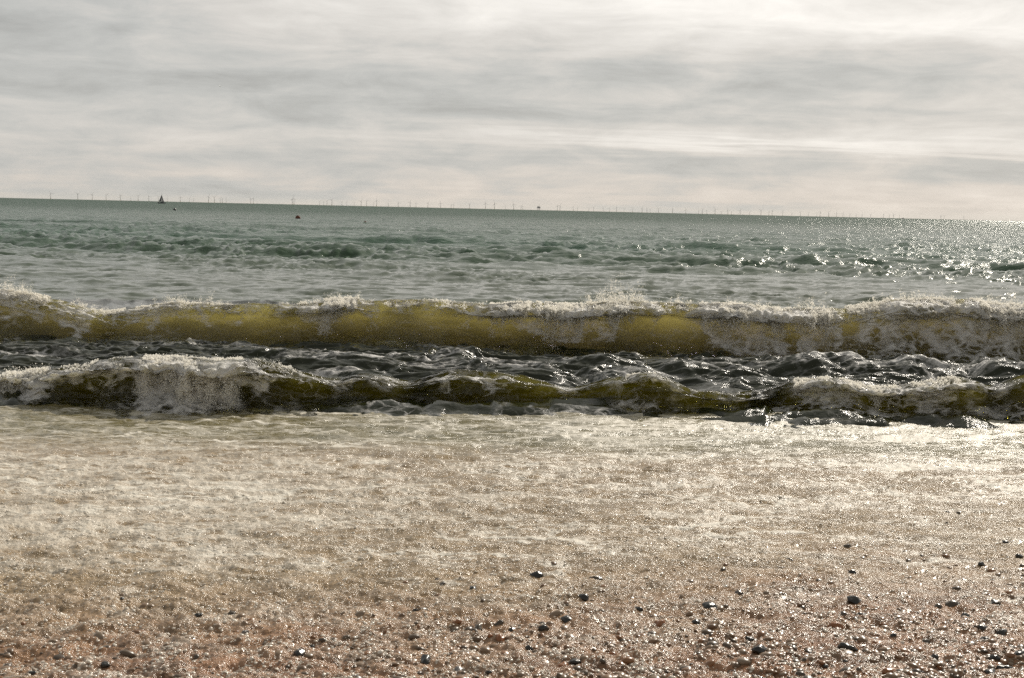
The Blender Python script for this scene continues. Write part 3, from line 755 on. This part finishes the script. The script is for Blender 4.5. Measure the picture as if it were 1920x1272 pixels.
ORD = ['', 'first', 'second', 'third', 'fourth', 'fifth', 'sixth', 'seventh', 'eighth', 'ninth', 'tenth', 'eleventh', 'twelfth', 'thirteenth', 'fourteenth', 'fifteenth', 'sixteenth', 'seventeenth', 'eighteenth', 'nineteenth', 'twentieth',
       'twenty-first', 'twenty-second', 'twenty-third', 'twenty-fourth', 'twenty-fifth', 'twenty-sixth', 'twenty-seventh', 'twenty-eighth', 'twenty-ninth', 'thirtieth', 'thirty-first', 'thirty-second', 'thirty-third', 'thirty-fourth']
ROWS = [(0, 1075, 'farthest strip of scattered pebbles'), (1075, 1130, 'second strip of pebbles up from the waterline foam'), (1130, 1172, 'middle strip of pebbles'),
        (1172, 1212, 'strip of pebbles just behind the nearest ones'), (1212, 1242, 'near strip of pebbles'), (1242, 1400, 'front strip of pebbles along the bottom edge')]
ROWN = ['farthest strip of pebbles', 'second farthest strip', 'third farthest strip', 'third nearest strip', 'second nearest strip', 'strip along the bottom edge']
TONE = ['black', 'dark brown', 'rusty orange', 'grey']
for ri, (a, b, _) in enumerate(ROWS):
    row = sorted([s for s in STONES if a <= s[1] < b])
    for i, (px, py, s, tone) in enumerate(row):
        z = 0.38
        for _k in range(4):
            p = at(px, py, z); z = float(swash_z(np.array(p.x), np.array(p.y))[0])
        r = s * p.y / FPX * 0.56
        o = link('pebble', stone_mesh(r, px * 7 + py), None, SM[tone])
        o.location = (p.x, p.y, z - r * 0.05); o.rotation_euler = (random.uniform(-.3, .3), random.uniform(-.3, .3), random.uniform(0, 6.28))
        size = 'large' if s >= 24 else ('small' if s <= 13 else 'middling')
        if len(row) - i <= i: where = ORD[len(row) - i] + ' from the right'
        else: where = ORD[i + 1] + ' from the left'
        where = where.replace('first from the right', 'rightmost').replace('first from the left', 'leftmost')
        tag(o, f'{size} {TONE[tone]} wet pebble, {where} in the {ROWN[ri]}', 'pebble', 'pebbles standing out of the backwash')

# ------------------------------------------------------------------ wind farm on the horizon
TURB = [(95,16),(146,16),(173,16),(199,15),(226,15),(245,10),(259,15),(279,14),(297,13),(314,11),(338,14),(355,10),(363,10),(391,17),(402,16),(413,12),(417,12),(424,11),(470,14),(475,14),
 (548,16),(551,17),(599,10),(607,10),(613,12),(622,16),(641,10),(650,9),(664,9),(677,14),(687,14),(700,9),(706,17),(728,10),(747,12),(769,15),(780,12),(802,13),(826,14),(846,10),(850,10),
 (880,13),(910,16),(927,17),(948,9),(963,15),(977,10),(980,10),(1045,13),(1050,14),(1075,11),(1083,9),(1104,9),(1113,11),(1131,9),(1143,9),(1156,12),(1170,9),(1186,11),(1204,13),(1213,11),
 (1219,9),(1235,12),(1261,12),(1286,12),(1310,10),(1317,13),(1325,9),(1341,14),(1353,9),(1365,13),(1372,9),(1388,13),(1406,10),(1427,14),(1442,11),(1448,13),(1468,11),(1485,9),(1501,11),
 (1516,10),(1532,9),(1538,13),(1554,13),(1569,12),(1581,11),(1594,9),(1606,9),(1617,10),(1633,9),(1657,11),(1668,9),(1676,11),(1687,9),(1765,11),(1771,10),(1808,9)]
M_turb = plain('turbine_paint', (0.36, 0.36, 0.38), 0.5, 0.05, 0.1)
M_tp = plain('turbine_yellow_base', (0.5, 0.36, 0.06), 0.5, 0.1, 0.2)
def tube_mesh(name, pts, rads, n=12, cap=True):
    vs, fs = [], []
    pts = [Vector(p) for p in pts]
    for i, (p, r) in enumerate(zip(pts, rads)):
        a = (pts[min(i + 1, len(pts) - 1)] - pts[max(i - 1, 0)]).normalized()
        q = a.to_track_quat('Z', 'Y')
        for k in range(n):
            t = 2 * math.pi * k / n
            vs.append(p + q @ Vector((r * math.cos(t), r * math.sin(t), 0)))
    for i in range(len(pts) - 1):
        for k in range(n):
            a, b = i * n + k, i * n + (k + 1) % n
            fs.append((a, b, b + n, a + n))
    if cap:
        fs.append(tuple(range(n))[::-1]); fs.append(tuple(range((len(pts) - 1) * n, len(pts) * n)))
    return vs, fs
def join(parts):
    vs, fs = [], []
    for v, f in parts:
        o = len(vs); vs += [tuple(q) for q in v]; fs += [tuple(i + o for i in q) for q in f]
    return vs, fs
def box(cx, cy_, cz, sx, sy, sz):
    v = [(cx + a * sx / 2, cy_ + b * sy / 2, cz + c * sz / 2) for a in (-1, 1) for b in (-1, 1) for c in (-1, 1)]
    return v, [(0, 1, 3, 2), (4, 6, 7, 5), (0, 4, 5, 1), (2, 3, 7, 6), (0, 2, 6, 4), (1, 5, 7, 3)]
tower_me = pydata('tower', *tube_mesh('tower', [(0, 0, 12), (0, 0, 40), (0, 0, 80)], [3.6, 3.0, 2.2], 12))
base_me = pydata('transition_piece', *join([tube_mesh('b', [(0, 0, -3), (0, 0, 12)], [4.0, 4.0], 12), tube_mesh('c', [(0, 0, 11.2), (0, 0, 12.1)], [6.0, 6.0], 12)]))
nac_me = pydata('nacelle', *join([tube_mesh('n', [(0, -4, 81.5), (0, -2, 81.6), (0, 6, 81.8), (0, 9, 81.8)], [2.2, 3.0, 3.0, 2.0], 10)]))
def blade(a):
    vs, fs = [], []
    prof = [(0, 1.6, 1.4), (8, 2.9, 1.0), (20, 2.2, .6), (38, 1.3, .35), (52, .7, .2), (55, .15, .08)]
    for (r, c, t) in prof:
        for (u, v) in ((-c * .4, 0), (0, t), (c * .9, 0), (0, -t)):
            x, z = u, r
            vs.append((x * math.cos(a) + z * math.sin(a), v, -x * math.sin(a) + z * math.cos(a)))
    for i in range(len(prof) - 1):
        for k in range(4):
            p, q = i * 4 + k, i * 4 + (k + 1) % 4
            fs.append((p, q, q + 4, p + 4))
    fs.append((0, 1, 2, 3)); fs.append(tuple(range(len(vs) - 4, len(vs))))
    return vs, fs
rotor_me = pydata('rotor', *join([blade(0), blade(2 * math.pi / 3), blade(4 * math.pi / 3), tube_mesh('h', [(0, -2.5, 0), (0, -1.5, 0), (0, 1.5, 0)], [.6, 2.2, 2.3], 10)]))
for me, mm in ((tower_me, M_turb), (base_me, M_tp), (nac_me, M_turb), (rotor_me, M_turb)): me.materials.append(mm)
LM = [(303, 'sailing boat'), (1010, 'offshore platform'), (1693, 'distant motor vessel')]
def turb_label(i):
    px, h = TURB[i]
    best = min(LM, key=lambda l: abs(l[0] - px))
    between = [j for j in range(len(TURB)) if min(px, best[0]) <= TURB[j][0] <= max(px, best[0]) and j != i]
    k = len(between) + 1
    side = 'left' if px < best[0] else 'right'
    look = 'taller grey' if h >= 15 else ('small faint' if h <= 10 else 'slender grey')
    return f'{look} wind turbine on the horizon, {ORD[k]} to the {side} of the {best[1]}'
for i, (px, h) in enumerate(TURB):
    dist = 128 * FPX / h
    p = atY(px, 393, dist)
    e = empty('wind_turbine', (p.x, p.y, 0))
    e.rotation_euler = (0, 0, random.uniform(-.5, .5) + 0.25)
    for nm, me in (('transition_piece', base_me), ('tower', tower_me), ('nacelle', nac_me)): link(nm, me, e)
    ro = link('rotor', rotor_me, e); ro.location = (0, -5.2, 81.5); ro.rotation_euler = (0, random.uniform(0, 2.09), 0)
    tag(e, turb_label(i), 'wind turbine', 'wind turbines of the offshore farm')

# ------------------------------------------------------------------ platform, vessels, buoys, gull
M_steel = plain('grey_steel', (0.14, 0.15, 0.18), 0.5, 0.2, 0.05)
M_dark = plain('dark_hull', (0.03, 0.035, 0.045), 0.4, 0.2, 0.5)
M_sail = plain('sail_cloth', (0.16, 0.16, 0.17), 0.8, 0.15, 0.4)
p = atY(1010, 393, 15000)
pl = empty('offshore_platform', (p.x, p.y, 0)); tag(pl, 'boxy offshore substation platform on a lattice jacket, standing among the turbines', 'platform')
jk = [tube_mesh('l', [(a * 13, b * 11, -3), (a * 10, b * 9, 20)], [1.6, 1.4], 8) for a in (-1, 1) for b in (-1, 1)]
jk += [tube_mesh('l', [(-12, b * 10, 0), (10, b * 9, 19)], [.8, .8], 6) for b in (-1, 1)] + [tube_mesh('l', [(12, b * 10, 0), (-10, b * 9, 19)], [.8, .8], 6) for b in (-1, 1)]
link('jacket', pydata('jacket', *join(jk), smooth=False), pl, M_steel)
link('topside', pydata('topside', *join([box(0, 0, 27, 34, 26, 14), box(-3, 0, 37.2, 22, 20, 6), box(12, 0, 36, 6, 6, 4)]), smooth=False), pl, M_steel)
link('mast', pydata('mast', *join([tube_mesh('m', [(6, 0, 38), (6, 0, 62)], [.9, .5], 8), tube_mesh('m', [(-10, 5, 40), (-14, 5, 50), (-4, 5, 54)], [.8, .8, .6], 8)])), pl, M_steel)

def hull(Ln, B, D, n=18):
    vs, fs = [], []
    for i in range(n + 1):
        t = i / n; x = (t - .5) * Ln
        wd = B / 2 * (math.sin(math.pi * min(1, .18 + t * .82)) ** .6 if t < 1 else 0.02)
        wd = max(wd, .03); sh = D * (1 + .35 * (2 * t - 1) ** 2 * (1 if t < .5 else .6))
        for (yy, zz) in ((-wd, sh), (-wd * .9, sh * .35), (-wd * .45, -D * .4), (0, -D * .6), (wd * .45, -D * .4), (wd * .9, sh * .35), (wd, sh)):
            vs.append((-x, yy, zz))
    for i in range(n):
        for k in range(6):
            a = i * 7 + k; fs.append((a, a + 1, a + 8, a + 7))
        fs.append((i * 7, i * 7 + 7, i * 7 + 13, i * 7 + 6))
    fs.append(tuple(range(7))); fs.append(tuple(range(n * 7, n * 7 + 7)))
    return vs, fs
p = at(303, 377.6, 0); D_ = 1500.0; p = atY(303, 377, D_)
sb = empty('sailing_boat', (p.x, p.y, 0)); sb.rotation_euler = (0, rad(3), rad(8)); sb.scale = (1.0, 1.0, 0.9)
tag(sb, 'small sailing boat in silhouette with raised sails on the horizon', 'sailboat')
link('hull', pydata('hull', *join([hull(8.4, 2.7, 1.05), box(0.4, 0, 1.35, 3.0, 1.5, .6)])), sb, M_dark)
link('mast', pydata('mast', *tube_mesh('m', [(-0.1, 0, .8), (-0.1, 0, 11.0)], [.13, .08], 8)), sb, M_dark)
link('boom', pydata('boom', *tube_mesh('m', [(-0.1, 0, 2.1), (-3.9, -.5, 2.1)], [.09, .07], 8)), sb, M_dark)
def sailm(A, B_, Ct, bel):
    vs, fs = [], []; n = 8
    A, B_, Ct = Vector(A), Vector(B_), Vector(Ct)
    for th in (0.0, 0.03):
        for i in range(n + 1):
            for j in range(n + 1):
                u, v = i / n, j / n
                q = A.lerp(B_, u).lerp(Ct, v)
                q.y += bel * math.sin(math.pi * u) * math.sin(math.pi * min(1, v * .9 + .05)) + th
                vs.append(tuple(q))
    m = n + 1
    for o_ in (0, m * m):
        for i in range(n):
            for j in range(n):
                a = o_ + i * m + j; fs.append((a, a + 1, a + m + 1, a + m))
    for i in range(n):
        for (a, b) in ((i * m, (i + 1) * m), (i, i + 1), (n * m + i, n * m + i + 1)):
            fs.append((a, b, b + m * m, a + m * m))
    return vs, fs
link('mainsail', pydata('mainsail', *sailm((-.2, 0, 2.3), (-2.9, -.45, 2.3), (-.2, 0, 10.7), .4)), sb, M_sail)
link('jib', pydata('jib', *sailm((2.6, 0, 1.5), (.4, .4, 1.8), (0.0, 0, 9.0), .35)), sb, M_sail)

p = atY(1693, 410, 9000)
mv = empty('motor_vessel', (p.x, p.y, 0)); tag(mv, 'tiny grey vessel low on the horizon near the right end of the wind farm', 'boat')
link('hull', pydata('hull', *hull(15, 5, 2.4)), mv, M_steel)
link('wheelhouse', pydata('wheelhouse', *join([box(1.5, 0, 4, 5, 3.6, 3.4), box(1.5, 0, 6.2, 3.4, 2.8, 1.2), tube_mesh('m', [(0.5, 0, 6), (0.5, 0, 10)], [.18, .1], 6)]), smooth=False), mv, M_steel)

def lathe(prof, n=24):
    vs, fs = [], []
    for (r, z) in prof:
        for k in range(n):
            t = 2 * math.pi * k / n; vs.append((r * math.cos(t), r * math.sin(t), z))
    for i in range(len(prof) - 1):
        for k in range(n):
            a, b = i * n + k, i * n + (k + 1) % n; fs.append((a, b, b + n, a + n))
    return vs, fs
M_orange = plain('weathered_orange_buoy', (0.11, 0.035, 0.018), 0.8, 0.35, 1.5)
M_blackb = plain('black_buoy', (0.025, 0.025, 0.03), 0.4, 0.3, 1.5)
def buoy(px, py, w_px, mat, label, tall):
    p = at(px, py, 0.0); s = w_px * p.y / FPX / 2
    e = empty('buoy', (p.x, p.y, 0)); e.rotation_euler = (rad(6), rad(-9), 0)
    prof = [(0.001, -.6), (.5, -.55), (.9, -.25), (1.0, .15), (.98, .55), (.84, .95), (.55, 1.25), (.25, 1.36), (.001, 1.4)]
    link('float', pydata('float', *lathe([(r * s, z * s * tall) for r, z in prof])), e, mat)
    ring = [tube_mesh('r', [(.28 * s * math.cos(t), 0, 1.4 * s * tall + .28 * s * math.sin(t)) for t in np.linspace(-.3, 3.44, 9)], [.07 * s] * 9, 8)]
    link('lifting_eye', pydata('lifting_eye', *join(ring)), e, M_blackb)
    link('band', pydata('band', *lathe([(1.0 * s, .10 * s * tall), (1.05 * s, .12 * s * tall), (1.05 * s, .28 * s * tall), (1.0 * s, .3 * s * tall)])), e, M_blackb)
    tag(e, label, 'buoy')
buoy(559, 411, 10, M_orange, 'largest rusty orange buoy floating beyond the breakers, middle one of three', .95)
buoy(685, 419, 6.5, M_orange, 'small orange buoy nearest the shore, rightmost of the three buoys', .85)
buoy(327.5, 394.5, 6, M_blackb, 'small black buoy farthest out, just below the sailing boat', .85)

hz = pydata('haze', *box(0, 29000, 80, 92000, 66000, 172), smooth=False)
hm = bpy.data.materials.new('sea_haze'); hm.use_nodes = True; N = NT(hm.node_tree)
vol = N.n('ShaderNodeVolumePrincipled', ins={'Color': (0.80, 0.78, 0.76, 1), 'Density': 0.9e-5, 'Anisotropy': 0.2})
ho = N.n('ShaderNodeOutputMaterial'); hm.node_tree.links.new(vol.outputs[0], ho.inputs['Volume'])
tag(link('haze', hz, None, hm), 'thin pale sea haze over the water', kind='stuff')

# gull: body and wings one continuous mesh
def gull():
    vs, fs = [], []
    prof = [(-.30, .012, 0), (-.22, .04, 0), (-.10, .075, 0), (.02, .085, 0), (.12, .06, .01), (.18, .045, .02), (.23, .04, .025), (.27, .02, .02), (.31, .006, .015)]
    n = 10
    for (x, r, z) in prof:
        for k in range(n):
            t = 2 * math.pi * k / n; vs.append((x, r * math.cos(t), z + r * .85 * math.sin(t)))
    for i in range(len(prof) - 1):
        for k in range(n):
            a, b = i * n + k, i * n + (k + 1) % n; fs.append((a, b, b + n, a + n))
    fs.append(tuple(range(n))); fs.append(tuple(range((len(prof) - 1) * n, len(prof) * n)))
    for sgn in (-1, 1):
        st = [(.04, .07, .03, .20), (.30, .06, .14, .18), (.45, .03, .16, .15), (.62, -.05, .10, .10), (.74, -.14, .03, .02)]
        o = len(vs)
        for (yy, x0, z, c) in st:
            for (u, w_) in ((c / 2, 0), (0, .012), (-c / 2, 0), (0, -.010)):
                vs.append((x0 + u, sgn * yy, z + w_))
        for i in range(len(st) - 1):
            for k in range(4):
                a, b = o + i * 4 + k, o + i * 4 + (k + 1) % 4; fs.append((a, b, b + 4, a + 4))
        fs.append((o, o + 1, o + 2, o + 3)); fs.append(tuple(range(o + 16, o + 20)))
    o = len(vs)
    for q in ((-.24, -.02, .01), (-.24, .02, .01), (-.42, .07, 0), (-.42, -.07, 0), (-.24, -.02, -.005), (-.24, .02, -.005), (-.42, .07, -.006), (-.42, -.07, -.006)): vs.append(q)
    fs.extend([(o, o + 1, o + 2, o + 3), (o + 7, o + 6, o + 5, o + 4), (o + 2, o + 6, o + 7, o + 3), (o, o + 3, o + 7, o + 4), (o + 1, o + 5, o + 6, o + 2)])
    return pydata('gull', vs, fs)
p = atY(412, 162, 330)
g = link('gull', gull(), None, plain('gull_feathers', (0.82, 0.82, 0.8), 0.6, 0.05, 4.0))
g.location = p; g.rotation_euler = (rad(22), rad(6), rad(70)); tag(g, 'white gull flying with spread wings in the grey sky above the sea', 'bird')
